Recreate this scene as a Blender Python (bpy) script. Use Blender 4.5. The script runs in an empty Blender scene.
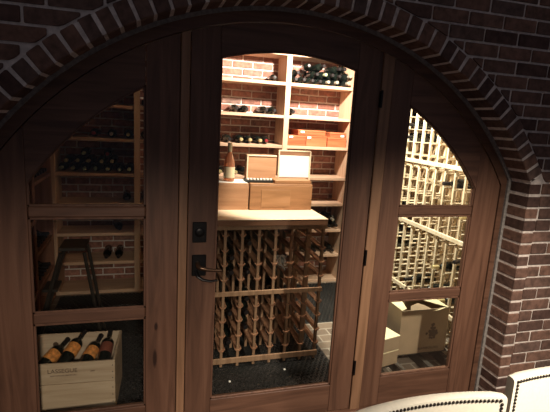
import bpy, bmesh, math, random
from mathutils import Vector, Matrix
random.seed(7)
S = bpy.context.scene
C = S.collection
R_ = math.radians

# ------------------------------------------------------------------ materials
def new_mat(name):
    m = bpy.data.materials.new(name); m.use_nodes = True
    nt = m.node_tree; b = nt.nodes['Principled BSDF']
    return m, nt, b

def ramp(nt, stops):
    r = nt.nodes.new('ShaderNodeValToRGB')
    e = r.color_ramp.elements
    e[0].position, e[0].color = stops[0][0], (*stops[0][1], 1)
    e[1].position, e[1].color = stops[-1][0], (*stops[-1][1], 1)
    for p, c in stops[1:-1]:
        n = e.new(p); n.color = (*c, 1)
    return r

def plain(name, col, rough=.5, metal=0, noise=0, nscale=20, spec=.5):
    m, nt, b = new_mat(name)
    b.inputs['Base Color'].default_value = (*col, 1)
    b.inputs['Roughness'].default_value = rough
    b.inputs['Metallic'].default_value = metal
    b.inputs['Specular IOR Level'].default_value = spec
    if noise:
        t = nt.nodes.new('ShaderNodeTexCoord'); n = nt.nodes.new('ShaderNodeTexNoise')
        n.inputs['Scale'].default_value = nscale; n.inputs['Detail'].default_value = 5
        nt.links.new(t.outputs['Object'], n.inputs['Vector'])
        lo = tuple(c * (1 - noise) for c in col); hi = tuple(min(1, c * (1 + noise)) for c in col)
        r = ramp(nt, [(.3, lo), (.7, hi)])
        nt.links.new(n.outputs['Fac'], r.inputs['Fac'])
        nt.links.new(r.outputs['Color'], b.inputs['Base Color'])
        bp = nt.nodes.new('ShaderNodeBump'); bp.inputs['Strength'].default_value = .15; bp.inputs['Distance'].default_value = .004
        nt.links.new(n.outputs['Fac'], bp.inputs['Height']); nt.links.new(bp.outputs['Normal'], b.inputs['Normal'])
    return m

def wood(name, dark, mid, light, axis='Z', rough=.5, scale=1.0, knots=(), strength=.25, spec=.4):
    m, nt, b = new_mat(name)
    L = nt.links.new
    g = nt.nodes.new('ShaderNodeNewGeometry'); oi = nt.nodes.new('ShaderNodeObjectInfo')
    add = nt.nodes.new('ShaderNodeVectorMath'); add.operation = 'MULTIPLY_ADD'
    comb = nt.nodes.new('ShaderNodeCombineXYZ')
    for k in range(3): L(oi.outputs['Random'], comb.inputs[k])
    L(comb.outputs[0], add.inputs[0]); add.inputs[1].default_value = (3.1, 5.3, 4.7)
    L(g.outputs['Position'], add.inputs[2])
    mp = nt.nodes.new('ShaderNodeMapping')
    sc = [22 * scale] * 3; sc['XYZ'.index(axis)] = 1.6 * scale
    mp.inputs['Scale'].default_value = sc
    L(add.outputs[0], mp.inputs['Vector'])
    n = nt.nodes.new('ShaderNodeTexNoise'); n.inputs['Scale'].default_value = 1; n.inputs['Detail'].default_value = 7
    n.inputs['Distortion'].default_value = 1.2
    L(mp.outputs[0], n.inputs['Vector'])
    r = ramp(nt, [(.3, dark), (.5, mid), (.72, light)])
    L(n.outputs['Fac'], r.inputs['Fac'])
    col = r.outputs['Color']
    for (kx, kz, ax, az) in knots:
        s = nt.nodes.new('ShaderNodeSeparateXYZ'); L(g.outputs['Position'], s.inputs[0])
        def m2(op, a, v):
            q = nt.nodes.new('ShaderNodeMath'); q.operation = op
            L(a, q.inputs[0])
            if isinstance(v, (int, float)): q.inputs[1].default_value = v
            else: L(v, q.inputs[1])
            return q.outputs[0]
        dx = m2('DIVIDE', m2('SUBTRACT', s.outputs['X'], kx), ax)
        dz = m2('DIVIDE', m2('SUBTRACT', s.outputs['Z'], kz), az)
        d = m2('POWER', m2('ADD', m2('MULTIPLY', dx, dx), m2('MULTIPLY', dz, dz)), .5)
        kr = ramp(nt, [(.55, (1, 1, 1)), (1.0, (0, 0, 0))])
        L(d, kr.inputs['Fac'])
        mx = nt.nodes.new('ShaderNodeMix'); mx.data_type = 'RGBA'
        L(kr.outputs['Color'], mx.inputs['Factor']); L(col, mx.inputs['A'])
        mx.inputs['B'].default_value = (dark[0] * .35, dark[1] * .3, dark[2] * .3, 1)
        col = mx.outputs['Result']
    hs = nt.nodes.new('ShaderNodeHueSaturation'); L(col, hs.inputs['Color'])
    mr = nt.nodes.new('ShaderNodeMapRange'); L(oi.outputs['Random'], mr.inputs['Value'])
    mr.inputs['To Min'].default_value = .88; mr.inputs['To Max'].default_value = 1.12
    L(mr.outputs[0], hs.inputs['Value'])
    L(hs.outputs['Color'], b.inputs['Base Color'])
    b.inputs['Roughness'].default_value = rough
    b.inputs['Specular IOR Level'].default_value = spec
    bp = nt.nodes.new('ShaderNodeBump'); bp.inputs['Strength'].default_value = strength; bp.inputs['Distance'].default_value = .003
    L(n.outputs['Fac'], bp.inputs['Height']); L(bp.outputs['Normal'], b.inputs['Normal'])
    return m

def brickmat(name, stops, rough=.85):
    m, nt, b = new_mat(name); L = nt.links.new
    g = nt.nodes.new('ShaderNodeNewGeometry')
    r = ramp(nt, stops); L(g.outputs['Random Per Island'], r.inputs['Fac'])
    n = nt.nodes.new('ShaderNodeTexNoise'); n.inputs['Scale'].default_value = 30; n.inputs['Detail'].default_value = 8
    L(g.outputs['Position'], n.inputs['Vector'])
    r2 = ramp(nt, [(.3, (.6, .6, .6)), (.75, (1.35, 1.3, 1.3))]); L(n.outputs['Fac'], r2.inputs['Fac'])
    mx = nt.nodes.new('ShaderNodeMix'); mx.data_type = 'RGBA'; mx.blend_type = 'MULTIPLY'; mx.inputs['Factor'].default_value = 1
    L(r.outputs['Color'], mx.inputs['A']); L(r2.outputs['Color'], mx.inputs['B'])
    L(mx.outputs['Result'], b.inputs['Base Color']); b.inputs['Roughness'].default_value = rough
    b.inputs['Specular IOR Level'].default_value = .25
    bp = nt.nodes.new('ShaderNodeBump'); bp.inputs['Strength'].default_value = .5; bp.inputs['Distance'].default_value = .006
    L(n.outputs['Fac'], bp.inputs['Height']); L(bp.outputs['Normal'], b.inputs['Normal'])
    return m

M = {}
KN = [(.05, .652, .011, .028), (.045, .475, .013, .062)]
FD, FM, FL = (.074, .035, .021), (.120, .057, .034), (.158, .079, .048)
M['frame_v'] = wood('frame_wood_upright', FD, FM, FL, 'Z', knots=KN)
M['frame_h'] = wood('frame_wood_level', FD, FM, FL, 'X')
M['mullion'] = wood('pale_frame_wood', (.20, .105, .055), (.27, .145, .08), (.33, .18, .10), 'Z')
M['shelf'] = wood('shelf_wood', (.46, .29, .19), (.57, .375, .25), (.65, .45, .315), 'X', rough=.6)
M['shelf_v'] = wood('shelf_wood_upright', (.46, .29, .19), (.57, .375, .25), (.65, .45, .315), 'Z', rough=.6)
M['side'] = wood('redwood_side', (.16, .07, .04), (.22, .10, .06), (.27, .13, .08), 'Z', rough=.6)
M['rack'] = wood('pale_rack_wood', (.60, .48, .31), (.70, .58, .40), (.76, .65, .48), 'Z', rough=.6)
M['rack_back_shade'] = wood('shaded_rack_back_wood', (.20, .125, .065), (.26, .17, .095), (.31, .21, .125), 'Z', rough=.7)  # shadow inside the cells put into a darker back wood
M['island'] = wood('island_rack_wood', (.20, .115, .065), (.28, .165, .095), (.34, .21, .125), 'Z', rough=.6)
M['top'] = wood('counter_wood', (.74, .58, .40), (.80, .65, .47), (.84, .70, .53), 'X', rough=.35)
M['edge'] = wood('counter_edge_wood', (.20, .095, .05), (.28, .14, .08), (.34, .18, .1), 'X')
M['case'] = wood('wine_case_wood', (.38, .20, .105), (.46, .25, .135), (.54, .31, .18), 'X', rough=.6)
M['case_dark'] = wood('brown_case_wood', (.24, .115, .05), (.31, .155, .07), (.37, .19, .09), 'X', rough=.5)
M['case_lighter'] = wood('lighter_case_wood', (.27, .135, .06), (.345, .18, .082), (.41, .22, .11), 'X', rough=.5)
M['case_red'] = wood('reddish_case_wood', (.34, .09, .035), (.48, .14, .055), (.58, .2, .09), 'X', rough=.5)
M['crate'] = wood('pine_crate_wood', (.42, .30, .19), (.52, .39, .26), (.60, .47, .33), 'X', rough=.7)
M['pine_in'] = wood('pine_crate_inside', (.36, .26, .17), (.48, .36, .25), (.55, .43, .30), 'X', rough=.8)
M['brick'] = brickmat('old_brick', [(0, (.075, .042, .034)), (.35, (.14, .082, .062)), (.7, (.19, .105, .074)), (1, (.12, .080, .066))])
M['mortar'] = plain('grey_mortar', (.64, .56, .50), .95, noise=.25, nscale=35, spec=.1)
M['caulk'] = plain('grey_caulk', (.20, .18, .165), .9, noise=.3, nscale=60)
M['brick_in'] = brickmat('cellar_brick', [(0, (.20, .095, .07)), (.4, (.32, .15, .11)), (.75, (.40, .20, .15)), (1, (.24, .15, .12))])
M['mortar_in'] = plain('pale_mortar', (.62, .55, .50), .95, noise=.12, nscale=35, spec=.1)
M['plaster'] = plain('cellar_plaster', (.14, .10, .075), .95, noise=.1, nscale=8)
M['glassy'] = plain('dark_bottle_glass', (.006, .009, .007), .12, spec=.5)
M['green_glass'] = plain('green_black_bottle_glass', (.006, .008, .007), .25, spec=.5)
for k, c in dict(gold=(.56, .45, .22), green=(.42, .46, .27), red=(.30, .03, .035), dark=(.03, .02, .02), pale=(.38, .35, .28)).items():
    M['cap_' + k] = plain(k + '_capsule_foil', c, .35, .3)
M['cap_dark'] = plain('black_capsule_foil', (.014, .011, .011), .45, spec=.3)
M['label_orange'] = plain('orange_label_paper', (.66, .27, .07), .6, noise=.35, nscale=60)
M['label_cream'] = plain('cream_label_paper', (.72, .62, .42), .6, noise=.1, nscale=40)
M['label_red'] = plain('dull_red_label_paper', (.20, .06, .035), .6)
M['rose'] = plain('amber_pink_wine_glass', (.66, .27, .14), .08, spec=.6)
M['rose'].node_tree.nodes['Principled BSDF'].inputs['Transmission Weight'].default_value = .55
M['paper'] = plain('white_paper', (.86, .84, .78), .7)
M['iron'] = plain('black_iron', (.012, .011, .011), .38, .6)
M['bronze'] = plain('worn_bronze', (.13, .075, .045), .35, .8)
M['leather'] = plain('cream_leather', (.74, .69, .57), .42, noise=.04, nscale=90)
M['nail'] = plain('dark_nailhead', (.03, .022, .018), .3, .8)
M['chairleg'] = plain('dark_chair_leg_wood', (.04, .02, .012), .4)
M['card'] = plain('shaded_brown_cardboard', (.29, .21, .13), .85, noise=.08, nscale=12)  # brown board, with the shade on the carton front put into the tone
M['card_lit'] = plain('lit_cardboard', (.62, .54, .34), .85, noise=.06, nscale=12)  # light falling on flaps and box tops put into a paler tone
M['ink'] = plain('brown_black_ink', (.09, .06, .04), .8)
M['burn'] = plain('branded_mark', (.09, .05, .03), .8)
M['rubber'] = plain('black_rubber', (.018, .018, .017), .42, noise=.3, nscale=40)
M['darkwood'] = plain('dark_step_paint', (.035, .028, .022), .45)
M['trayblack'] = plain('black_case_lining', (.012, .014, .013), .6)
M['steel'] = plain('small_steel_nail', (.10, .09, .08), .5, .5)

# stone tile floor in the cellar
m, nt, b = new_mat('stone_tile_floor'); L = nt.links.new
g = nt.nodes.new('ShaderNodeNewGeometry'); bt = nt.nodes.new('ShaderNodeTexBrick')
L(g.outputs['Position'], bt.inputs['Vector'])
bt.inputs['Scale'].default_value = 1; bt.inputs['Brick Width'].default_value = .21; bt.inputs['Row Height'].default_value = .105
bt.inputs['Mortar Size'].default_value = .006
bt.inputs['Color1'].default_value = (.12, .09, .068, 1); bt.inputs['Color2'].default_value = (.17, .13, .095, 1)
bt.inputs['Mortar'].default_value = (.30, .26, .21, 1)
L(bt.outputs['Color'], b.inputs['Base Color']); b.inputs['Roughness'].default_value = .5
M['tile'] = m
M['outfloor'] = plain('dark_outer_floor', (.10, .06, .04), .6, noise=.3, nscale=6)

# thin clear pane
m = bpy.data.materials.new('clear_pane_glass'); m.use_nodes = True; nt = m.node_tree; nt.nodes.clear(); L = nt.links.new
o_ = nt.nodes.new('ShaderNodeOutputMaterial'); mx = nt.nodes.new('ShaderNodeMixShader'); tr = nt.nodes.new('ShaderNodeBsdfTransparent')
gl = nt.nodes.new('ShaderNodeBsdfGlossy'); fr = nt.nodes.new('ShaderNodeFresnel')
tr.inputs['Color'].default_value = (.96, .97, .96, 1); gl.inputs['Roughness'].default_value = .01; fr.inputs['IOR'].default_value = 1.3
L(fr.outputs[0], mx.inputs[0]); L(tr.outputs[0], mx.inputs[1]); L(gl.outputs[0], mx.inputs[2]); L(mx.outputs[0], o_.inputs['Surface'])
M['pane'] = m

# ------------------------------------------------------------------ mesh helpers
class MB:
    def __init__(s): s.bm = bmesh.new()
    def box(s, x0, x1, y0, y1, z0, z1, mat=None):
        vs = [s.bm.verts.new((x, y, z)) for x in (x0, x1) for y in (y0, y1) for z in (z0, z1)]
        if mat is not None:
            for v in vs: v.co = mat @ v.co
        for f in ((0, 1, 3, 2), (4, 6, 7, 5), (0, 4, 5, 1), (2, 3, 7, 6), (0, 2, 6, 4), (1, 5, 7, 3)):
            s.bm.faces.new([vs[i] for i in f])
        return s
    def prism(s, pts, y0, y1):          # polygon in X,Z extruded along Y
        a = [s.bm.verts.new((p[0], y0, p[1])) for p in pts]; b = [s.bm.verts.new((p[0], y1, p[1])) for p in pts]
        n = len(pts)
        s.bm.faces.new(a); s.bm.faces.new(b[::-1])
        for i in range(n): s.bm.faces.new((a[i], b[i], b[(i + 1) % n], a[(i + 1) % n]))
        return s
    def strip(s, outer, inner, y0, y1):  # curved bar between two equally sampled X,Z curves
        n = len(outer); V = []
        for o, i in zip(outer, inner):
            V.append([s.bm.verts.new(p) for p in ((o[0], y0, o[1]), (o[0], y1, o[1]), (i[0], y1, i[1]), (i[0], y0, i[1]))])
        for k in range(n - 1):
            for j in range(4):
                s.bm.faces.new((V[k][j], V[k + 1][j], V[k + 1][(j + 1) % 4], V[k][(j + 1) % 4]))
        s.bm.faces.new(V[0]); s.bm.faces.new(V[-1][::-1])
        return s
    def lathe(s, prof, seg=20, mat=None, cap=True):   # prof: (radius, height) along Z
        rings = []
        for r, z in prof:
            ring = []
            for k in range(seg):
                a = 2 * math.pi * k / seg; v = Vector((r * math.cos(a), r * math.sin(a), z))
                ring.append(s.bm.verts.new(mat @ v if mat is not None else v))
            rings.append(ring)
        for i in range(len(rings) - 1):
            for k in range(seg):
                s.bm.faces.new((rings[i][k], rings[i][(k + 1) % seg], rings[i + 1][(k + 1) % seg], rings[i + 1][k]))
        if cap:
            s.bm.faces.new(rings[0][::-1]); s.bm.faces.new(rings[-1])
        return s
    def tube(s, pts, r, seg=10, flat=1.0):
        pts = [Vector(p) for p in pts]; rings = []
        for i, p in enumerate(pts):
            t = (pts[min(i + 1, len(pts) - 1)] - pts[max(i - 1, 0)]).normalized()
            u = t.cross(Vector((0, 0, 1)));
            if u.length < 1e-3: u = Vector((1, 0, 0))
            u.normalize(); w = u.cross(t)
            rr = r[i] if isinstance(r, (list, tuple)) else r
            rings.append([s.bm.verts.new(p + u * rr * math.cos(2 * math.pi * k / seg) + w * rr * flat * math.sin(2 * math.pi * k / seg)) for k in range(seg)])
        for i in range(len(rings) - 1):
            for k in range(seg):
                s.bm.faces.new((rings[i][k], rings[i][(k + 1) % seg], rings[i + 1][(k + 1) % seg], rings[i + 1][k]))
        s.bm.faces.new(rings[0][::-1]); s.bm.faces.new(rings[-1])
        return s
    def build(s, name, mat, parent=None, bevel=0, smooth=False, world=True, seg=1):
        bm = s.bm
        if bevel:
            bmesh.ops.bevel(bm, geom=list(bm.edges), offset=bevel, segments=seg, affect='EDGES', profile=.5, clamp_overlap=True)
        bmesh.ops.recalc_face_normals(bm, faces=list(bm.faces))
        if parent is not None and world:
            off = Vector((0, 0, 0)); p = parent
            while p is not None: off += Vector(p.location); p = p.parent
            for v in bm.verts: v.co -= off
        me = bpy.data.meshes.new(name); bm.to_mesh(me); bm.free()
        if smooth:
            for f in me.polygons: f.use_smooth = True
            try: me.set_sharp_from_angle(angle=R_(40))
            except Exception: pass
        me.materials.append(M[mat] if isinstance(mat, str) else mat)
        o = bpy.data.objects.new(name, me); C.objects.link(o)
        if parent is not None: o.parent = parent
        return o

def tag(o, label=None, cat=None, group=None, kind=None):
    if label: o['label'] = label
    if cat: o['category'] = cat
    if group: o['group'] = group
    if kind: o['kind'] = kind
    return o
def empty(name, loc, label=None, cat=None, group=None, kind=None):
    o = bpy.data.objects.new(name, None); C.objects.link(o); o.location = loc
    o.empty_display_size = .05
    return tag(o, label, cat, group, kind)
def copy_tree(o, parent=None):
    c = o.copy(); C.objects.link(c)
    if parent is not None: c.parent = parent
    for ch in list(o.children): copy_tree(ch, c)
    return c
def struct(o): o['kind'] = 'structure'; return o
def text_obj(txt, size, mat, parent, loc, rot, name='printed_lettering', squeeze=1):
    cu = bpy.data.curves.new(name, 'FONT'); cu.body = txt; cu.size = size; cu.extrude = .0006
    cu.align_x = 'CENTER'; cu.align_y = 'CENTER'
    t = bpy.data.objects.new('tmp', cu); C.objects.link(t)
    bpy.context.view_layer.update()
    me = bpy.data.meshes.new_from_object(t.evaluated_get(bpy.context.evaluated_depsgraph_get()))
    bpy.data.objects.remove(t)
    me.materials.clear(); me.materials.append(M[mat])
    o = bpy.data.objects.new(name, me); C.objects.link(o); o.parent = parent
    o.location = loc; o.rotation_euler = rot; o.scale = (squeeze, 1, 1)
    return o

# ------------------------------------------------------------------ layout numbers
CX, CZ = .69, .575                 # centre of the arch
XL, XR = CX - 1.427, CX + 1.427    # brick jambs
SP = 1.442                         # springing height
FY = -.165                         # face of the arch ring
WY = -.150                         # face of the wall bricks
def arc(r, x, cz=CZ): return cz + math.sqrt(max(0, r * r - (x - CX) ** 2))
def curve(r, x0, x1, n=24, cz=CZ): return [(x0 + (x1 - x0) * k / n, arc(r, x0 + (x1 - x0) * k / n, cz)) for k in range(n + 1)]

# ------------------------------------------------------------------ setting
struct(MB().box(-3.2, 4.6, -4.2, -.0, -.06, 0).build('floor', 'outfloor'))
struct(MB().box(-1.15, 2.55, 0, 2.48, -.06, 0).build('floor_cellar', 'tile'))
struct(MB().box(-1.25, 2.65, .1, 2.6, 2.52, 2.6).build('ceiling', 'plaster'))
struct(MB().box(-1.25, -1.13, .1, 2.56, -.06, 2.52).build('wall_left', 'plaster'))
struct(MB().box(2.53, 2.65, .1, 2.56, -.06, 2.52).build('wall_right', 'plaster'))

# brick wall with the arched opening: mortar body
w = MB()
w.box(-2.4, XL - .003, WY + .008, .1, 0, 2.95).box(XR + .003, 4.3, WY + .008, .1, 0, 2.95)
N = 60
for k in range(N):
    a = XL - .003 + (XR - XL + .006) * k / N; b_ = XL - .003 + (XR - XL + .006) * (k + 1) / N
    w.prism([(a, arc(1.675, a)), (b_, arc(1.675, b_)), (b_, 2.95), (a, 2.95)], WY + .008, .1)
wf = struct(w.build('wall_front', 'mortar'))
rg = MB()
th0 = math.asin(1.427 / 1.675)
def ringpt(r, a): return (CX + r * math.sin(a), CZ + r * math.cos(a))
n = 70
rg.strip([ringpt(1.760, -th0 + 2 * th0 * k / n) for k in range(n + 1)], [ringpt(1.676, -th0 + 2 * th0 * k / n) for k in range(n + 1)], FY + .006, .0)
rg.box(XL - .078, XL - .004, FY + .006, 0, 0, SP + .03).box(XR + .004, XR + .078, FY + .006, 0, 0, SP + .03)
struct(rg.build('wall_front_arch_mortar', 'mortar', wf))

def jbox(mb, x0, x1, y0, y1, z0, z1, rot=0, centre=None, j=.003):
    c = Vector(((x0 + x1) / 2, (y0 + y1) / 2, (z0 + z1) / 2))
    hx, hy, hz = (x1 - x0) / 2, (y1 - y0) / 2, (z1 - z0) / 2
    ry = rot + random.uniform(-.012, .012)
    mt = Matrix.Translation((centre or c) + Vector((random.uniform(-j, j) * .5, random.uniform(-j, j), random.uniform(-j, j) * .6))) @ Matrix.Rotation(ry, 4, 'Y')
    mb.box(-hx, hx, -hy, hy, -hz, hz, mt)

# running-bond bricks
CH, BL, MO = .0725, .215, .012
bk = MB(); row = 0; z = .004
while z < 2.94:
    zt = z + CH - MO
    lim = 1.427 + .098 + (random.uniform(-.004, .012))
    if zt > SP: lim = math.sqrt(max(0, 1.785 ** 2 - (max(z, SP) - CZ) ** 2)) if z - CZ < 1.785 else 0
    if SP < zt and z < SP: lim = max(lim, 1.525)
    off = (row % 2) * BL / 2 + random.uniform(-.015, .015)
    x = -2.4 + off - BL
    while x < 4.3:
        a, b_ = x, x + BL - MO
        segs = []
        near = zt > SP and (z - CZ) < 1.775 and b_ > CX - 1.60 and a < CX + 1.60
        if near:
            for lo_, hi_ in ((a, min(b_, CX)), (max(a, CX), b_)):
                if hi_ - lo_ < .012: continue
                lo_, hi_ = max(lo_, -2.4), min(hi_, 4.3)
                xs_ = [lo_ + (hi_ - lo_) * k / 10 for k in range(11)]
                pt = [(x_, max(z, arc(1.776, x_) if abs(x_ - CX) < 1.776 else 0, z)) for x_ in xs_ if abs(x_ - CX) > 1.525 or z > SP]
                pt = [(x_, q_) for x_, q_ in pt if q_ < zt - .006 and not (q_ < SP + .01 and abs(x_ - CX) < 1.525)]
                if len(pt) >= 3:
                    jy = random.uniform(-.003, .003)
                    bk.prism([(pt[0][0], zt)] + pt + [(pt[-1][0], zt)], WY + jy, WY + .06)
            x += BL; continue
        if lim <= 0: segs = [(a, b_)]
        else:
            if a < CX - lim: segs.append((a, min(b_, CX - lim)))
            if b_ > CX + lim: segs.append((max(a, CX + lim), b_))
        for (p, q) in segs:
            p = max(p, -2.4); q = min(q, 4.3)
            if q - p > .025: jbox(bk, p, q, WY, WY + .06, z, zt)
        x += BL
    z += CH; row += 1
struct(bk.build('wall_front_bricks', 'brick', wf, bevel=.005))
# jamb bricks and ring bricks
jb = MB(); z = .004
while z < SP - .01:
    for sx in (-1, 1):
        xa, xb = (XR, XR + .083 + random.uniform(-.004, .006)) if sx > 0 else (XL - .083, XL)
        jbox(jb, xa, xb, FY, .0, z, min(z + CH - MO, SP + .02))
    z += CH
struct(jb.build('wall_front_jamb_bricks', 'brick', wf, bevel=.005))
rb = MB(); nb = int(2 * th0 * 1.715 / .0745); da = 2 * th0 / nb
for k in range(nb):
    a = -th0 + (k + .5) * da; x, zc = ringpt(1.7175, a); t = (.0745 - .013) / 2
    mt = Matrix.Translation((x + random.uniform(-.002, .002), (FY) / 2 + random.uniform(-.004, .004), zc)) @ Matrix.Rotation(a + random.uniform(-.02, .02), 4, 'Y')
    rb.box(-t, t, FY / 2, -FY / 2, -.0455, .0455 + random.uniform(-.003, .005), mt)
struct(rb.build('wall_front_arch_bricks', 'brick', wf, bevel=.005))

# cellar back wall, real bricks
bw = struct(MB().box(-1.15, 2.55, 2.428, 2.56, -.06, 2.52).build('wall_back', 'mortar_in'))
bi = MB(); z = .004; row = 0
while z < 2.48:
    x = -1.15 + (row % 2) * -.105
    while x < 2.54:
        a, b_ = max(x, -1.13), min(x + .198, 2.53)
        if b_ - a > .03: jbox(bi, a, b_, 2.420, 2.45, z, z + .058, j=.002)
        x += .210
    z += .0715; row += 1
struct(bi.build('wall_back_bricks', 'brick_in', bw, bevel=.004))

# ------------------------------------------------------------------ arched frame
fr = empty('trim_1', (CX, 0, 0)); struct(fr)
def archbar(mb, r0, r1, y0, y1, xin, xout):   # r0 outer / r1 inner plus straight legs
    A = math.asin(min(1, (CX - (CX - xout)) / r0))
    return mb
cs = MB(); n = 64
ro, ri, hw_o, hw_i = 1.664, 1.606, 1.418, 1.372
ao, ai = math.asin(hw_o / ro), math.asin(hw_i / ri)
O = [(CX - hw_o, .0)] + [ringpt(ro, -ao + 2 * ao * k / n) for k in range(n + 1)] + [(CX + hw_o, .0)]
I = [(CX - hw_i, .0)] + [ringpt(ri, -ai + 2 * ai * k / n) for k in range(n + 1)] + [(CX + hw_i, .0)]
struct(cs.strip(O, I, -.006, .07).build('arched_casing', 'frame_h', fr, bevel=0))
ck = MB(); rc = 1.676; ac = math.asin(1.430 / rc)
O2 = [(CX - 1.430, 0)] + [ringpt(rc, -ac + 2 * ac * k / n) for k in range(n + 1)] + [(CX + 1.430, 0)]
r2 = 1.655; a2 = math.asin(1.409 / r2)
I2 = [(CX - 1.409, 0)] + [ringpt(r2, -a2 + 2 * a2 * k / n) for k in range(n + 1)] + [(CX + 1.409, 0)]
struct(ck.strip(O2, I2, -.020, -.004).build('caulk_line', 'caulk', fr))
ML, MR = (.155, .196), (1.192, 1.256)
for (a, b_) in (ML, MR):
    struct(MB().prism([(a, 0), (b_, 0), (b_, arc(1.603, b_)), (a, arc(1.603, a))], -.008, .06).build('mullion', 'mullion', fr, bevel=.003))
struct(MB().box(CX - 1.37, CX + 1.37, -.03, .09, 0, .018).build('sill', 'frame_h', fr, bevel=.003))

RO = 1.602; RI = 1.445; DZ0 = .022
def bead(parent, pts_closed, name='glazing_bead', mat='frame_v', w_=.010):
    pass
def panel(root, x0, x1, g0, g1, gb, ri, cz, muntins, xo_clip=None):
    """stiles, arched top rail, bottom rail, muntins and the pane, all in one sash"""
    Y0, Y1 = 0, .045
    def top(x): return min(arc(RO, x), 99)
    s1 = curve(RO, x0, g0, 12)
    MB().prism([(x0, DZ0)] + s1 + [(g0, DZ0)], Y0, Y1).build('stile', 'frame_v', root, bevel=.002)
    s2 = curve(RO, g1, x1, 12)
    MB().prism([(g1, DZ0)] + s2 + [(x1, DZ0)], Y0, Y1).build('stile', 'frame_v', root, bevel=.002)
    n = 24
    up = curve(RO, g0 + .0015, g1 - .0015, n); lo = curve(ri, g0 + .0015, g1 - .0015, n, cz)
    MB().strip(up, lo, Y0 + .001, Y1 - .001).build('top_rail', 'frame_h', root)
    MB().box(g0 + .001, g1 - .001, Y0 + .001, Y1 - .001, DZ0, gb).build('bottom_rail', 'frame_h', root, bevel=.002)
    for (za, zb) in muntins:
        MB().box(g0 + .001, g1 - .001, Y0 + .003, Y1 - .003, za, zb).build('muntin', 'frame_h', root, bevel=.006)
    # glazing bead around each light
    bd = MB(); t = .011
    levels = [gb] + [q for m_ in muntins for q in m_]
    zs = sorted(levels)
    cuts = []
    lows = [gb] + [m_[1] for m_ in sorted(muntins)]
    highs = [m_[0] for m_ in sorted(muntins)] + [None]
    for lo_, hi_ in zip(lows, highs):
        bd.box(g0, g1, .006, .016, lo_, lo_ + t)
        h0 = hi_ if hi_ else arc(ri, g0, cz); h1 = hi_ if hi_ else arc(ri, g1, cz)
        bd.box(g0, g0 + t, .006, .016, lo_, h0); bd.box(g1 - t, g1, .006, .016, lo_, h1)
        if hi_: bd.box(g0, g1, .006, .016, hi_ - t, hi_)
        else: bd.strip(curve(ri, g0, g1, n, cz), [(p[0], p[1] - t) for p in curve(ri, g0, g1, n, cz)], .006, .016)
    bd.build('glazing_bead', 'frame_v', root, bevel=.002)
    for lo_, hi_ in zip(lows, highs):
        if hi_: pts = [(g0, lo_), (g1, lo_), (g1, hi_), (g0, hi_)]
        else: pts = [(g0, lo_)] + curve(ri, g0, g1, n, cz) + [(g1, lo_)]
        MB().prism(pts, .020, .023).build('glass_pane', 'pane', root)

MUN = [(.705, .757), (1.225, 1.276)]
w1 = empty('window_1', (-.25, 0, 0)); struct(w1)
panel(w1, CX - 1.368, .152, -.512, .0, .205, RI, CZ, MUN)
w2 = empty('window_2', (1.65, 0, 0)); struct(w2)
panel(w2, 1.259, CX + 1.368, 1.380, 1.886, .208, RI, CZ, MUN)
d1 = empty('door_1', (.69, 0, 0)); struct(d1)
panel(d1, .200, 1.188, .338, 1.051, .195, 1.22, .832, [])
# hinges
for z in (1.86, .985, .300):
    h = MB(); h.tube([(1.194, -.014, z - .045), (1.194, -.014, z + .045)], .006)
    h.box(1.187, 1.194, -.006, .002, z - .042, z + .042).box(1.194, 1.200, -.014, -.006, z - .042, z + .042)
    h.build('hinge', 'iron', d1, bevel=0)
# deadbolt and lever
db = MB().box(.223, .293, -.010, .001, 1.094, 1.200).build('deadbolt_plate', 'iron', d1, bevel=.003)
MB().lathe([(.024, 0), (.024, .010), (.019, .014), (.010, .015)], 24, Matrix.Translation((.258, -.009, 1.150)) @ Matrix.Rotation(R_(90), 4, 'X')).build('lock_cylinder', 'iron', db, smooth=True)
hp = MB().box(.223, .295, -.012, .001, .918, 1.030).build('handle_plate', 'iron', d1, bevel=.004)
MB().tube([(.252, -.010, .985), (.252, -.050, .982), (.262, -.062, .978), (.300, -.064, .968), (.345, -.062, .962), (.365, -.060, .962)], [.012, .011, .011, .009, .008, .007], 12).build('lever', 'bronze', hp, smooth=True)
MB().tube([(.245, -.010, .945), (.252, -.032, .925), (.275, -.040, .908), (.315, -.040, .898), (.350, -.038, .902)], [.010, .010, .009, .008, .006], 10, .8).build('thumb_latch', 'iron', hp, smooth=True)

# ------------------------------------------------------------------ bottles
BOT = [(.0, .002), (.030, .0), (.0375, .004), (.038, .012), (.038, .180), (.036, .196), (.028, .212), (.018, .224), (.0145, .235), (.0135, .262), (.0135, .285), (.0155, .286), (.0155, .292), (.013, .296), (.001, .296)]
CAP = [(.0150, .243), (.0148, .284), (.0165, .285), (.0167, .294), (.0145, .2985), (.001, .299)]
def bottle_proto(glass, cap, label=None):
    o = MB().lathe(BOT, 20, cap=False).build('wine_bottle', glass, smooth=True)
    MB().lathe(CAP, 16, cap=False).build('capsule', cap, o, smooth=True, world=False)
    if label:
        la, lb = ((.095, .170) if label != 'label_cream' else (.055, .14))
        l = MB().lathe([(.0384, la), (.0386, la + .001), (.0386, lb), (.0384, lb + .001)], 20, cap=False).build('paper_label', label, o, smooth=True, world=False)
    return o
PROTO = {}
def bottle(kind, loc, direction, label, group=None, roll=0):
    """lay or stand a bottle: loc is the centre of its base, direction points to its neck"""
    glass, cap, lab = kind
    if kind not in PROTO: PROTO[kind] = o = bottle_proto(glass, cap, lab)
    else: o = copy_tree(PROTO[kind])
    d = Vector(direction).normalized()
    o.rotation_mode = 'XYZ'
    o.rotation_euler = d.to_track_quat('Z', 'Y').to_euler()
    o.location = loc
    for k in ('label', 'category', 'group'):
        if k in o: del o[k]
    return tag(o, label, 'wine bottle', group)
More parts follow.
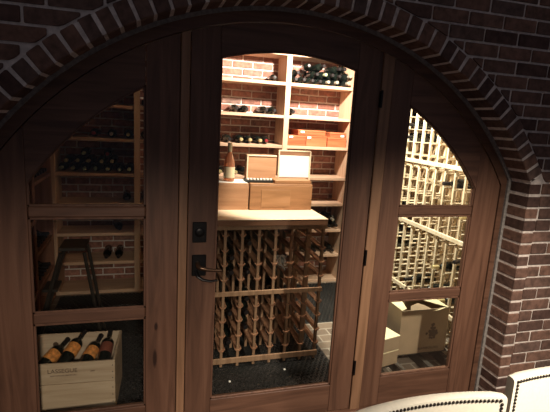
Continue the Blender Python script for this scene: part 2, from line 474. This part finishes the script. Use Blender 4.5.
G = lambda c, g='glassy', l=None: (g, 'cap_' + c, l)

# ------------------------------------------------------------------ back shelving
SH = [.030, .317, .595, .880, 1.157, 1.475, 1.772, 2.088]
BX = [-.79, -.08, .63, 1.34, 2.05]
su = empty('wine_shelving', (.63, 2.25, 0), 'tall open wooden shelving lined with bottles along the brick back wall', 'shelving')
TH = .030
for i, x in enumerate(BX):
    MB().box(x - .026 if 0 < i < 4 else x - .016, x + .026 if 0 < i < 4 else x + .016, 2.100, 2.410, 0, 2.37).build('upright', 'shelf_v', su, bevel=.002)
for i in range(4):
    a, b_ = BX[i] + (.0265 if i else .0165), BX[i + 1] - (.0265 if i < 3 else .0165)
    for z in SH:
        MB().box(a, b_, 2.104, 2.408, z - TH, z).build('shelf', 'shelf', su, bevel=.002)
    MB().box(a, b_, 2.104, 2.408, 2.340, 2.368).build('top_board', 'shelf', su, bevel=.002)

r = .0385
def row(xs, z, cap, label, group, glass='glassy', jit=.03):
    for x in xs:
        c = cap if isinstance(cap, str) else random.choice(cap)
        bottle(G(c, glass), (x, 2.405, z + r), (random.uniform(-jit, jit), -1, random.uniform(-.01, .01)), label, group)
# left bay
row([-.725, -.628, -.535, -.444, -.346, -.239, -.146], 1.157, 'green', 'green-foiled bottle in the bottom row of the pile behind the left panel', 'bottom row of the left pile', 'green_glass')
row([-.677, -.582, -.49, -.393, -.293], 1.157 + .068, 'gold', 'gold-foiled bottle in the second row of the pile behind the left panel', 'second row of the left pile', 'green_glass')
bottle(G('green'), (-.535, 2.405, 1.157 + .136 + r), (0, -1, 0), 'green-foiled bottle lying on top of the left pile, nearer the left wall')
bottle(G('red'), (-.342, 2.405, 1.157 + .136 + r), (0.02, -1, 0), 'red-foiled bottle lying on top of the left pile, nearer the upright')
bottle(G('red'), (-.450, 2.405, 1.475 + r), (0, -1, 0), 'red-foiled bottle on the shelf above the left pile, farthest left')
bottle(G('pale'), (-.302, 2.405, 1.475 + r), (0, -1, 0), 'pale-foiled bottle on the shelf above the left pile, middle of three')
bottle(G('gold'), (-.157, 2.405, 1.475 + r), (0, -1, 0), 'gold-foiled bottle on the shelf above the left pile, right of three')
bottle(G('gold'), (-.010, 2.405, 1.475 + r), (0, -1, 0), 'gold-foiled bottle just right of the left upright, level with the sixth shelf')
bottle(G('gold'), (-.005, 2.405, 1.772 + r), (0, -1, 0), 'gold-foiled bottle just right of the left upright on the second shelf from the top')
bottle(G('dark'), (-.28, 2.405, .595 + r), (.15, -1, 0), 'black bottle lying on the low shelf behind the step stool, lower left shelves')
row([-.36, -.25], .317, 'dark', 'black bottle lying on the lowest lit shelf seen through the left panel', 'low left bottles')
row([-.18, -.005], .880, 'dark', 'black bottle lying on the shelf beside the left upright below the crossbar', 'bottles by the left upright')
# centre bay
bottle(G('dark'), (1.235, 2.405, 2.088 + r), (-.12, -1, 0), 'single black bottle on the top shelf of the middle bay beside the upright')
row([.841, .929], 1.772, 'dark', 'one of two touching bottles at the left of the second shelf, middle bay', 'left pair on the second shelf')
row([1.127, 1.213], 1.772, 'dark', 'one of two touching bottles at the right of the second shelf, middle bay', 'right pair on the second shelf')
bottle(G('dark'), (.765, 2.405, 1.475 + r), (.05, -1, 0), 'dark bottle with black foil at the left end of the third shelf, middle bay')
row([.903, .993, 1.085], 1.475, 'gold', 'gold-foiled bottle in the row above the upright wooden box, third shelf', 'gold-foiled bottles on the third shelf')
bottle(G('red'), (1.185, 2.405, 1.475 + r), (-.12, -1, 0), 'red-foiled bottle at the right end of the third shelf, middle bay')
row([.697], 1.157, 'gold', 'gold-foiled bottle seen left of the rose bottle on the fourth shelf', None)
row([.850], 1.157, 'gold', 'gold-foiled bottle seen right of the rose bottle on the fourth shelf', None)
bottle(G('dark', 'green_glass'), (.945, 2.405, 1.157 + r), (0.05, -1, 0), 'dark bottle on the fourth shelf beside the upright wooden box')
# right bay
bottle(G('dark'), (1.412, 2.405, 1.772 + r), (0, -1, 0), 'lone black bottle in the left corner of the second shelf, right bay')
zb = 2.088
row([1.412, 1.50, 1.588, 1.676], zb, 'dark', 'black bottle in the bottom row, left half of the pile on the top right shelf', 'bottom left of the top shelf pile')
row([1.764, 1.852, 1.985], zb, 'pale', 'pale-foiled bottle in the bottom row, right half of the pile on the top right shelf', 'bottom right of the top shelf pile', 'green_glass')
row([1.405, 1.63, 1.808, 1.898], zb + .066, ['dark'], 'black bottle in the second row of the pile on the top right shelf', 'second row of the top shelf pile', jit=.12)
bottle(G('green'), (1.720, 2.405, zb + .066 + r), (.03, -1, 0), 'green-foiled bottle in the middle of the second row on the top right shelf')
bottle(G('pale', 'green_glass'), (1.985, 2.405, zb + .070 + r), (.05, -1, 0), 'pale-foiled bottle at the right end of the second row on the top right shelf')
bottle(G('dark'), (1.672, 2.40, zb + .136 + r), (.10, -1, .04), 'black bottle crowning the left hump of the top shelf pile')
bottle(G('dark'), (1.59, 2.40, zb + .132 + r), (-.16, -1, .02), 'black bottle left of the crowning bottle on the top shelf pile')
row([1.852], zb + .134, 'dark', 'black bottle crowning the right hump of the top shelf pile', None, jit=.1)
row([1.945], zb + .136, 'dark', 'black bottle at the right end of the top row on the top shelf pile', None, jit=.05)
row([1.60, 1.70, 1.80, 1.90, 1.985], .595, 'dark', 'black bottle in the bottom row on the shelf right of the rack table', 'bottles right of the rack table', 'green_glass')
row([1.75, 1.85, 1.945], .595 + .066, 'pale', 'pale-foiled bottle in the second row on the shelf right of the rack table', 'upper bottles right of the rack table')
row([1.65, 1.76, 1.87, 1.97], .317, 'dark', 'black bottle on the second lowest shelf right of the rack table', 'low bottles right of the rack table', 'green_glass')

# red wooden boxes on the fourth shelf
def wood_box(name, x0, x1, y0, y1, z0, z1, mat, label, lid=.018, group=None, rot=0, tagpos=None):
    e = empty(name, ((x0 + x1) / 2, (y0 + y1) / 2, z0), label, 'box', group)
    MB().box(x0, x1, y0, y1, z0, z1 - lid).build('box_body', mat, e, bevel=.003)
    MB().box(x0 - .002, x1 + .002, y0 - .003, y1 + .002, z1 - lid, z1).build('box_lid', mat, e, bevel=.003)
    for tx, tz in (tagpos or []):
        MB().box(tx - .020, tx + .020, y0 - .006, y0 - .004, tz - .010, tz + .010).build('price_sticker', 'paper', e)
    e.rotation_euler.z = rot
    return e
s4 = 1.475
wood_box('wooden_wine_box', 1.372, 1.568, 2.12, 2.38, s4, s4 + .105, 'case_red', 'reddish wooden wine box at the left end of the stack on the right shelf', tagpos=[(1.405, s4 + .088)])
wood_box('wooden_wine_box', 1.572, 1.795, 2.12, 2.38, s4, s4 + .108, 'case_red', 'orange-red wooden wine box beneath the small flat one on the right shelf', tagpos=[(1.60, s4 + .088)])
wood_box('wooden_wine_box', 1.49, 1.79, 2.15, 2.39, s4 + .110, s4 + .162, 'case_red', 'flat reddish wooden box lying across two others on the right shelf', tagpos=[(1.535, s4 + .142)])
wood_box('wooden_wine_box', 1.812, 2.020, 2.13, 2.38, s4, s4 + .100, 'case_red', 'reddish wicker-grained box beside the right upright, bottom of two')
wood_box('wooden_wine_box', 1.835, 2.015, 2.14, 2.38, s4 + .101, s4 + .152, 'case_red', 'short reddish box beside the right upright, on top of another', tagpos=[(1.975, s4 + .118)])

# ------------------------------------------------------------------ right wall rack (faces -X)
RX = 2.240
def side_rack(name, X, sgn, y0, y1, pitch, zs, label, post_mat, back_mat, levels=5, pw=.017):
    """wall rack whose face looks along -sgn*X"""
    base = empty(name, (X + sgn * .13, (y0 + y1) / 2, 0), label, 'wine rack')
    a, b_ = sorted((X, X + sgn * .26))
    f0, f1 = sorted((X, X + sgn * .022))
    MB().box(*sorted((X + sgn * .262, X + sgn * .275)), y0, y1, 0, zs[-1]).build('back_panel', back_mat, base)
    n = int(round((y1 - y0) / pitch))
    for k in range(n + 1):
        y = y0 + k * pitch
        p = MB(); p.box(f0, f1, y - .008, y + .008, .0, zs[-1] - .001)
        rr0, rr1 = sorted((X + sgn * .238, X + sgn * .260)); p.box(rr0, rr1, y - pw / 2, y + pw / 2, .0, zs[-1] - .001)
        for i in range(len(zs) - 1):
            h = (zs[i + 1] - zs[i]) / (levels + (0 if i else -2))
            lv = levels + (0 if i else -2)
            for q in range(lv):
                zz = zs[i] + (q + .45) * h
                s0, s1 = sorted((X + sgn * .004, X + sgn * .238))
                p.box(s0, s1, y - .015, y + .015, zz - .0035, zz + .0035)
        p.build('post', post_mat, base)
    for z in zs:
        rr = sorted((X - sgn * .016, X + sgn * .001))
        MB().box(rr[0], rr[1], y0 - .01, y1 + .01, z - .017, z + .017).build('rail', post_mat, base, bevel=.003)
    return base
rz = [.02, .315, .905, 1.443, 1.985, 2.45]
rrk = side_rack('wine_rack', RX, 1, .17, 2.058, .118, rz, 'pale lit wooden lattice wine rack covering the right wall', 'rack', 'rack_back_shade')
# bottles lying in the right rack
def cellz(zs, i, q, levels=5):
    lv = levels + (0 if i else -2); h = (zs[i + 1] - zs[i]) / lv
    return zs[i] + (q + .45) * h + .006 + .034
cells = set()
while len(cells) < 18:
    k = random.randint(2, 12); i = random.randint(1, 3); q = random.randint(0, 3)
    if i == 3 and random.random() < .4: continue
    cells.add((k, i, q))
for (k, i, q) in sorted(cells):
    y = .17 + (k + .5) * .118
    nm = {1: 'below the lower rail', 2: 'between the two sloping rails', 3: 'above the upper rail'}[i]
    bottle(G('dark' if (k + q) % 3 else 'gold', 'green_glass'), (RX + .25, y, cellz(rz, i, q)), (-1, 0, 0), 'dark bottle resting in a cell of the pale right rack ' + nm, 'right rack bottles ' + nm)

# left wall rack section and shelf section
lz = [.02, .315, .880, 1.443, 1.985, 2.45]
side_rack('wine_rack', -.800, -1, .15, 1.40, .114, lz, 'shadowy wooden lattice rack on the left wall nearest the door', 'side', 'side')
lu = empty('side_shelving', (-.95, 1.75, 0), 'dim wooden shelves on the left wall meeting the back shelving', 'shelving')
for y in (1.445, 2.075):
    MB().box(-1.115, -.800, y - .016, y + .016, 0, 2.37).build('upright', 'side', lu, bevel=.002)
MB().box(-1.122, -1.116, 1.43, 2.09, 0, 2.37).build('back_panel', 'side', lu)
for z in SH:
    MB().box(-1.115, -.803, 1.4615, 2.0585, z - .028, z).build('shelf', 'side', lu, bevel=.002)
for lv, nmx in ((.317, 'lowest visible'), (.595, 'low'), (1.157, 'upper'), (1.47, 'top visible')):
    ys = [1.52 + .09 * k for k in range(6)] if lv < 1.4 else [1.55, 1.64]
    for y in ys:
        bottle(G('dark'), (-1.11, y, lv + r), (1, random.uniform(-.03, .03), 0), 'black bottle lying on the %s shelf of the left wall unit' % nmx, 'left wall bottles, %s shelf' % nmx)

# ------------------------------------------------------------------ rack table in the middle
IX = [1.191 - .1152 * k for k in range(10)][::-1]
IZ = .0142
IY0, IY1 = .600, 1.120
isl = empty('rack_table', (.67, .86, 0), 'free-standing wooden bottle rack with a pale countertop in the cellar', 'wine rack')
lvU = [.652, .757, .857, .960]; lvL = [.140, .245, .355, .458]
for x in IX:
    p = MB()
    for (a, b_) in ((IY0, IY0 + .022), (IY1 - .022, IY1)):
        p.box(x - .0095, x + .0095, a, b_, IZ, 1.028)
    p.box(x - .0095, x + .0095, .85, .87, IZ, 1.028)
    p.build('post', 'island', isl, bevel=.0015)
    q = MB()
    for z in lvU + lvL:
        q.prism([(x - .025, z + .008), (x - .012, z - .009), (x + .012, z - .009), (x + .025, z + .008), (x + .020, z + .010), (x + .0100, z + .001), (x - .0100, z + .001), (x - .020, z + .010)], IY0 - .007, IY1 - .03)
    q.build('bottle_supports', 'edge', isl)
MB().box(IX[0] - .01, IX[8], IY1 - .0235, IY1 - .0225, .09, 1.0).build('added_dark_sheet', 'darkwood', isl)  # dark sheet added so the gaps between the posts look shaded
for nm, z0, z1 in (('top_rail', 1.000, 1.029), ('middle_rail', .540, .572), ('bottom_rail', .045, .085)):
    for (a, b_) in ((IY0 - .014, IY0 - .001), (IY1 + .001, IY1 + .014)):
        MB().box(IX[0] - .015, IX[-1] + .015, a, b_, z0, z1).build(nm, 'island', isl, bevel=.002)
MB().box(IX[0] - .03, 1.205, .575, 1.16, 1.0295, 1.069).build('countertop_edge', 'edge', isl, bevel=.003)
MB().box(IX[0] - .031, 1.206, .574, 1.161, 1.0692, 1.0725).build('countertop', 'top', isl, bevel=.001)
random.seed(3)
for i in range(len(IX) - 1):
    for zi, z in enumerate(lvU + lvL):
        if random.random() < (.8 if i < 5 else .35 if i < 7 else .06):
            xc = (IX[i] + IX[i + 1]) / 2
            g_ = 'upper' if zi < 4 else 'lower'
            bottle(G('dark', 'glassy'), (xc, .935, z + .036), (0, -1, 0), 'black bottle lying neck-out in the %s half of the rack table' % g_, 'rack table bottles, %s half' % g_)

# boxes and things on the countertop
cz = 1.0725
def case(x0, x1, y0, y1, z0, z1, mat, label):
    e = empty('wooden_wine_case', ((x0 + x1) / 2, (y0 + y1) / 2, z0), label, 'box')
    t = .012
    MB().box(x0, x1, y0, y0 + t, z0, z1).build('front_board', mat, e, bevel=.002)
    MB().box(x0, x1, y1 - t, y1, z0, z1).build('rear_board', mat, e, bevel=.002)
    MB().box(x0, x0 + t, y0 + t, y1 - t, z0, z1).build('end_board', mat, e, bevel=.002)
    MB().box(x1 - t, x1, y0 + t, y1 - t, z0, z1).build('end_board', mat, e, bevel=.002)
    MB().box(x0 + t, x1 - t, y0 + t, y1 - t, z0, z0 + .008).build('bottom_board', mat, e)
    MB().box(x0 + .001, x1 - .001, y0 + .001, y1 - .001, z1, z1 + .010).build('lid', mat, e, bevel=.002)
    return e
case(.27, .708, .885, 1.155, cz, cz + .182, 'case', 'pale wooden wine case on the counter under the rose bottle')
cb = case(.716, 1.190, .875, 1.155, cz, cz + .182, 'case_dark', 'large brown wooden wine case on the counter below the white card')
zt = cz + .193
# slightly lighter panel on the front of the brown case
MB().box(.800, 1.02, .8725, .8745, cz + .025, cz + .15).build('lighter_panel', 'case_lighter', cb, bevel=.0008)
lidb = MB().box(.90, 1.180, .885, 1.03, zt, zt + .026).build('loose_box_lid', 'case_dark', bevel=.003)
tag(lidb, 'flat wooden box lid lying on the brown case in front of the white card', 'box lid')
pp = MB().box(.42, .70, .90, 1.08, zt, zt + .002).build('paper_sheet', 'paper')
tag(pp, 'white sheet of paper lying on the pale case under the rose bottle', 'paper')
# rose bottle
rb_ = empty('rose_bottle', (.575, .965, zt + .002), 'clear bottle of pink-amber wine with a cream label standing on the pale case', 'wine bottle')
ROS = [(.0, .002), (.032, .0), (.039, .005), (.0395, .015), (.0395, .120), (.037, .145), (.030, .170), (.020, .195), (.0155, .215), (.0145, .235), (.0145, .268), (.001, .270)]
MB().lathe(ROS, 24, cap=False).build('glass_body', 'rose', rb_, smooth=True, world=False)
MB().lathe([(.0160, .205), (.0160, .272), (.0155, .276), (.001, .277)], 20, cap=False).build('cream_capsule', 'label_cream', rb_, smooth=True, world=False)
MB().lathe([(.0400, .028), (.0402, .029), (.0402, .105), (.0400, .106)], 24, cap=False).build('paper_label', 'label_cream', rb_, smooth=True, world=False)
# upright wooden box
ub = empty('upright_wooden_box', (.85, 1.115, zt), 'small wooden box standing on its edge behind the black corked tray', 'box')
MB().box(.728, .962, 1.085, 1.150, zt, zt + .188).build('box_body', 'case', ub, bevel=.003)
MB().box(.729, .739, 1.078, 1.0845, zt, zt + .189).build('edge_strip', 'top', ub, bevel=.001)
MB().box(.740, .961, 1.0785, 1.0845, zt + .179, zt + .189).build('edge_strip', 'top', ub, bevel=.001)
# black tray with pale corks
tb = empty('black_tray', (.81, .96, zt), 'shallow black tray edged with a row of pale cork tops on the counter cases', 'tray')
MB().box(.695, .895, .925, 1.02, zt, zt + .020).build('tray_body', 'trayblack', tb, bevel=.002)
for k in range(8):
    MB().lathe([(.009, 0), (.009, .010), (.007, .012)], 10, Matrix.Translation((.708 + k * .0245, .932, zt + .020))).build('cork', 'paper', tb, smooth=True)
# white card in wooden frame
wc = empty('framed_white_card', (1.12, 1.11, zt), 'white card in a thin wooden frame standing on the brown case', 'sign')
x0, x1, y0, z0, z1 = .985, 1.245, 1.10, zt - .006, zt + .228
z0 = zt
x1 = 1.190 + .05
MB().box(x0, x1, y0, y0 + .012, z0, z1).build('backing_board', 'case', wc)
for q in ((x0 - .006, x0 + .004, z0, z1), (x1 - .004, x1 + .006, z0, z1), (x0, x1, z1 - .006, z1 + .004)):
    MB().box(q[0], q[1], y0 - .006, y0 + .012, q[2], q[3]).build('frame_strip', 'top', wc, bevel=.001)
MB().box(x0 + .006, x1 - .006, y0 - .002, y0 - .0005, z1 - .036, z1 - .008).build('dark_header_strip', 'edge', wc)
MB().box(x0 + .006, x1 - .006, y0 - .002, y0 - .0005, z0 + .006, z0 + .022).build('dark_footer_strip', 'edge', wc)
MB().box(x0 + .006, x1 - .006, y0 - .003, y0 - .0005, z0 + .023, z1 - .037).build('white_card', 'paper', wc)

# ------------------------------------------------------------------ rubber mats
def mat_thing(x0, x1, y0, y1, label):
    e = empty('rubber_mat', ((x0 + x1) / 2, (y0 + y1) / 2, 0), label, 'mat')
    MB().box(x0, x1, y0, y1, .001, .008).build('mat_base', 'rubber', e, bevel=.002)
    mb = MB(); p = .036; j = 0; y = y0 + .02
    while y < y1 - .01:
        x = x0 + .02 + (j % 2) * p / 2
        while x < x1 - .01:
            mb.lathe([(.0145, .008), (.0135, .0135), (.009, .0135), (.008, .0085)], 6, Matrix.Translation((x, y, 0)) @ Matrix.Rotation(R_(30), 4, 'Z'), cap=False)
            x += p
        y += p * .866; j += 1
    mb.build('ring_pattern', 'rubber', e)
    return e
mat_thing(-.76, 1.30, .12, 1.15, 'black ring-patterned rubber mat on the floor just inside the door')  # door mat, stretched left and under the rack table to darken the floor
mat_thing(1.30, 2.00, 1.16, 2.05, 'black ring-patterned rubber mat on the floor right of the rack table')
mat_thing(-.76, .05, 1.165, 2.05, 'black ring-patterned mat added to stand in for shade on the left cellar floor')  # extra mat, added only to darken the shadowed floor on the left
# small bright scraps on the mat
random.seed(11)
for (x, y) in ((.53, .42), (.93, .49)):
    s_ = MB().lathe([(.008, 0), (.008, .006), (.006, .008)], 10, Matrix.Translation((x, y, .0142))).build('fallen_cork', 'paper', smooth=True)
    tag(s_, 'tiny white cork piece lying on the mat, %s one' % ('left' if x < .7 else 'right'), 'cork')

# ------------------------------------------------------------------ pine crate with bottles, lower left
cr = empty('pine_wine_crate', (-.395, .45, .0142), 'open pine wine crate with branded front behind the lower left pane', 'crate')
X0, X1, Y0_, Y1_, H = -.285, .238, -.190, .175, .330     # local
t = .013
MB().box(X0, X1, Y0_, Y0_ + t, .207, H).build('front_board', 'crate', cr, bevel=.002, world=False)
MB().box(X0, X1, Y0_, Y0_ + t, .0, .203).build('front_board', 'crate', cr, bevel=.002, world=False)
MB().box(X0, X1, Y1_ - t, Y1_, .0, H).build('rear_board', 'pine_in', cr, bevel=.002, world=False)
for x in (X0, X1 - t):
    MB().box(x, x + t, Y0_ + t + .0005, Y1_ - t - .0005, .0, H).build('end_board', 'crate', cr, bevel=.002, world=False)
MB().box(X0 + t, X1 - t, Y0_ + t, Y1_ - t, .0, .010).build('bottom_board', 'pine_in', cr, world=False)
for z in (.03, .075, .12, .165, .225, .262, .302):
    MB().lathe([(.003, 0), (.003, .002)], 8, Matrix.Translation((X1 - .012, Y0_ - .0005, z)) @ Matrix.Rotation(R_(90), 4, 'X')).build('nail_head', 'steel', cr, world=False)
MB().lathe([(.016, 0), (.016, .001)], 14, Matrix.Translation((X0 + .135, Y1_ - t - .0002, .262)) @ Matrix.Rotation(R_(90), 4, 'X')).build('wood_knot', 'burn', cr, world=False)
text_obj('LASSEGUE', .034, 'burn', cr, (X0 + .250, Y0_ - .0008, .285), (R_(90), 0, 0))
text_obj('SAINT EMILION GRAND CRU', .0105, 'burn', cr, (X0 + .255, Y0_ - .0008, .258), (R_(90), 0, 0))
text_obj('2005', .012, 'burn', cr, (X0 + .405, Y0_ - .0008, .275), (R_(90), 0, 0))
cr.rotation_euler.z = R_(-3)
# bottles leaning in the crate, necks up toward the rear right
def lean(base, d, kind, label): bottle(kind, base, d, label)
orange = ('glassy', 'cap_dark', 'label_orange')
lean((-.592, .335, .250), (.34, .66, .18), orange, 'orange-labelled bottle leaning in the pine crate, first from the left')
lean((-.465, .335, .275), (.24, .66, .20), orange, 'orange-labelled bottle leaning in the pine crate, second from the left and highest')
lean((-.358, .330, .250), (.22, .68, .18), orange, 'orange-labelled bottle leaning in the pine crate, third from the left')
lean((-.245, .335, .255), (.07, .66, .20), ('glassy', 'cap_dark', 'label_red'), 'dark bottle with a dull red label leaning at the right end of the crate')

# ------------------------------------------------------------------ carton and boxes, lower right
pl = empty('low_pallet', (1.85, .45, 0), 'low wooden pallet carrying the cartons behind the lower right pane', 'pallet')
for y in (.47, .60):
    MB().box(1.50, 2.20, y - .05, y + .05, .068, .084).build('slat', 'darkwood', pl, bevel=.002)
for x in (1.56, 1.72, 1.95, 2.14):
    MB().box(x - .02, x + .02, .20, .70, .0, .0675).build('foot', 'darkwood', pl, bevel=.002)
ca = empty('cardboard_carton', (1.965, .555, .085), 'open brown cardboard wine carton printed with a dark vine emblem', 'carton')
hx, hy, ch = .200, .145, .343; t = .005
MB().box(-hx, hx, -hy, -hy + t, 0, ch).build('front_panel', 'card', ca, world=False)
MB().box(-hx, hx, hy - t, hy, 0, ch).build('added_dark_sheet', 'card', ca, world=False)
for x in (-hx, hx - t): MB().box(x, x + t, -hy + t, hy - t, 0, ch).build('side_panel', 'card', ca, world=False)
MB().box(-hx + t, hx - t, -hy + t, hy - t, 0, t).build('bottom_panel', 'card', ca, world=False)
def flap(pts, name='flap', mat='card_lit'):
    mb = MB(); a = [mb.bm.verts.new(p) for p in pts]; b_ = [mb.bm.verts.new((p[0], p[1], p[2] - .004)) for p in pts]
    mb.bm.faces.new(a); mb.bm.faces.new(b_[::-1]); n = len(pts)
    for i in range(n): mb.bm.faces.new((a[i], b_[i], b_[(i + 1) % n], a[(i + 1) % n]))
    return mb.build(name, mat, ca, world=False)
flap([(-hx, -hy + .002, ch + .004), (-hx + .055, -hy + .03, ch + .004), (-hx + .10, .03, ch + .006), (-hx + .12, hy, ch + .006), (-hx, hy, ch + .004)])
flap([(hx, -hy + .004, ch + .002), (hx, hy, ch + .004), (.03, hy, ch + .012), (.05, .02, ch + .010), (.12, -.05, ch + .004)])
flap([(-.13, -hy, ch), (-.11, -hy + .035, ch + .020), (-.04, -hy + .055, ch + .028), (.02, -hy + .050, ch + .010), (.055, -hy, ch - .002)], mat='card')
flap([(.060, -hy, ch - .014), (.10, -hy - .012, ch - .004), (.16, -hy - .010, ch + .010), (hx, -hy - .004, ch + .010), (hx, -hy + .006, ch + .004), (.12, -hy + .012, ch - .002)], name='torn_edge')
# vine emblem: trunk and leaf blobs
em = MB(); yy = -hy - .0012
random.seed(5)
for (bx, bz, br) in ((.030, .262, .016), (.022, .238, .014), (.044, .236, .015), (.010, .212, .017), (.036, .210, .020), (.062, .208, .016), (-.016, .196, .011), (.020, .186, .018), (.048, .184, .020), (.072, .192, .010), (.014, .160, .010), (.032, .158, .012), (.052, .160, .010)):
    pts = [(bx + br * random.uniform(.7, 1.1) * math.cos(2 * math.pi * k / 9), bz + br * random.uniform(.7, 1.1) * math.sin(2 * math.pi * k / 9)) for k in range(9)]
    yo = yy - random.uniform(0, .0006)
    em.prism(pts, yo, -hy - .0001)
em_ = em.build('vine_emblem', 'ink', ca, world=False); em_.location = (.045, 0, -.045)
text_obj('BARBOURS', .026, 'ink', ca, (.055, -hy - .0008, .034), (R_(90), 0, 0), squeeze=1.35)

for k, (z, nm) in enumerate(((.085, 'lower'), (.191, 'upper'))):
    e = empty('flat_carton', (1.55, .40, z), 'pale flat carton left of the open carton, %s of two stacked' % nm, 'carton')
    MB().box(-.17, .13, -.12, .15, 0, .103).build('carton_body', 'card', e, bevel=.002, world=False)
    MB().box(-.172, .132, -.122, .152, .100, .105).build('carton_lid', 'card_lit', e, bevel=.001, world=False)  # top slab carries the painted-in light
    e.rotation_euler.z = R_(14)

# ------------------------------------------------------------------ step stool, left
st = empty('step_stool', (-.50, 1.15, 0), 'dark folding step stool standing in the shadow behind the left panel', 'step stool')
MB().box(-.575, -.405, 1.03, 1.27, .735, .760).build('top_step', 'darkwood', st, bevel=.004)
st.location.z = .0142
for y in (1.045, 1.245):
    MB().tube([(-.565, y, .735), (-.765, y, .008)], .014, 6).build('leg', 'darkwood', st)
    MB().tube([(-.415, y, .735), (-.30, y, .008)], .012, 6).build('leg', 'darkwood', st)
for (f, nm) in ((.38, 'step'), (.70, 'step')):
    x = -.565 - .200 * f; z = .735 - .727 * f
    MB().box(x - .055, x + .045, 1.055, 1.235, z - .012, z + .008).build(nm, 'darkwood', st, bevel=.003)
MB().tube([(-.335, 1.055, .23), (-.335, 1.235, .23)], .009, 6).build('brace', 'darkwood', st)

# ------------------------------------------------------------------ cream chairs in the foreground
def chair(loc, rz, label, w=.50):
    """back faces +Y away from the seat; local origin on the floor below the back"""
    e = empty('leather_dining_chair', loc, label, 'chair', None)
    bm = MB(); nx = 16; bz0, bz1, T = .44, .955, .036; rr = .018
    def yc(x): return -.030 * (abs(x) / (w / 2)) ** 2
    prof = [(-T / 2, 0), (-T / 2, .980), (-T / 2 + .003, .994), (-T / 2 + .010, 1.0), (T / 2 - .010, 1.0), (T / 2 - .003, .994), (T / 2, .98), (T / 2, 0)]
    cols = []
    for i in range(nx + 1):
        x = -w / 2 + w * i / nx
        hz = bz1 - bz0 - (.004 if i in (0, nx) else 0)
        cols.append([bm.bm.verts.new((x, yc(x) + (py * (.9 if i in (0, nx) else 1)), bz0 + hz * pz)) for py, pz in prof])
    for i in range(nx):
        for j in range(len(prof)):
            bm.bm.faces.new((cols[i][j], cols[i + 1][j], cols[i + 1][(j + 1) % len(prof)], cols[i][(j + 1) % len(prof)]))
    bm.bm.faces.new(cols[0]); bm.bm.faces.new(cols[-1][::-1])
    bk_ = bm.build('backrest', 'leather', e, world=False, smooth=True)
    nl = MB(); sp = .0125; x = -w / 2 + .016
    pts = []
    while x <= w / 2 - .016: pts.append((x, bz1 - .013)); x += sp
    z = bz1 - .013 - sp
    while z > .50: pts += [(-w / 2 + .016, z), (w / 2 - .016, z)]; z -= sp
    for (x, z) in pts:
        nl.lathe([(.0055, 0), (.0050, .0022), (.0030, .0040), (.0005, .0046)], 8, Matrix.Translation((x, yc(x) - T / 2 + .0003, z)) @ Matrix.Rotation(R_(90), 4, 'X'), cap=False)
    tag(nl.build('nailhead_trim', 'nail', bk_, world=False, smooth=True), kind='stuff')
    MB().box(-w / 2 + .005, w / 2 - .005, -.50, -.035, .36, .475).build('seat', 'leather', e, bevel=.018, seg=3, smooth=True, world=False)
    for sx in (-1, 1):
        for y in (-.46, -.02):
            MB().lathe([(.013, 0), (.020, .36)], 10, Matrix.Translation((sx * (w / 2 - .035), y, 0))).build('leg', 'chairleg', e, world=False)
        MB().box(sx * (w / 2 - .035) - .018, sx * (w / 2 - .035) + .018, -.025, .010, .36, .45).build('back_post', 'chairleg', e, world=False)
    e.rotation_euler.z = rz
    return e
chair((.783, -1.187, 0), R_(0), 'cream leather chair with dark nailhead trim, left and lower one by the door', .50)
chair((1.392, -1.132, 0), R_(-4), 'cream leather chair with dark nailhead trim, right one nearest the brick pier', .52)

# ------------------------------------------------------------------ lights
def spot(name, loc, aim, energy, angle, blend, col, size=.04):
    l = bpy.data.lights.new(name, 'SPOT'); l.energy = energy; l.spot_size = R_(angle); l.spot_blend = blend; l.color = col; l.shadow_soft_size = size
    o = bpy.data.objects.new(name, l); C.objects.link(o); o.location = loc
    o.rotation_euler = (Vector(aim) - Vector(loc)).to_track_quat('-Z', 'Y').to_euler()
    return o
spot('cellar_spot_back', (1.45, 1.30, 2.46), (1.38, 2.40, 1.98), 330, 98, .5, (1, .86, .74))
spot('cellar_spot_rack', (1.55, .85, 2.46), (2.35, .80, 1.05), 420, 85, .5, (1, .95, .80))
spot('cellar_spot_counter', (1.0, .45, 2.46), (.97, .93, 1.15), 260, 44, .6, (1, .86, .70))
spot('dining_spot', (1.55, -2.35, 2.5), (1.60, -.60, .38), 500, 62, .85, (1, .87, .72), .06)
spot('dining_spot_left', (.1, -3.2, 2.10), (-.15, .2, .10), 270, 42, 1, (1, .85, .70), .08)

wd = bpy.data.worlds.new('World'); S.world = wd; wd.use_nodes = True
bg = wd.node_tree.nodes['Background']; bg.inputs[0].default_value = (.9, .85, 1.0, 1); bg.inputs[1].default_value = .085

# ------------------------------------------------------------------ camera
cam = bpy.data.cameras.new('Camera'); co = bpy.data.objects.new('Camera', cam); C.objects.link(co)
cam.sensor_width = 36; cam.lens = 36 * 440.87 / 550; cam.clip_start = .02
rt = Vector((.95969, -.27522, .05699)); dn = Vector((.000978, -.199499, -.979898)); fw = Vector((.281059, .940454, -.191188))
mt = Matrix((rt, -dn, -fw)).transposed().to_4x4(); mt.translation = (0, -2.16, 1.72)
co.matrix_world = mt
S.camera = co
S.view_settings.view_transform = 'Standard'; S.view_settings.look = 'None'
S.view_settings.exposure = 0; S.view_settings.gamma = 1; S.view_settings.use_curve_mapping = False
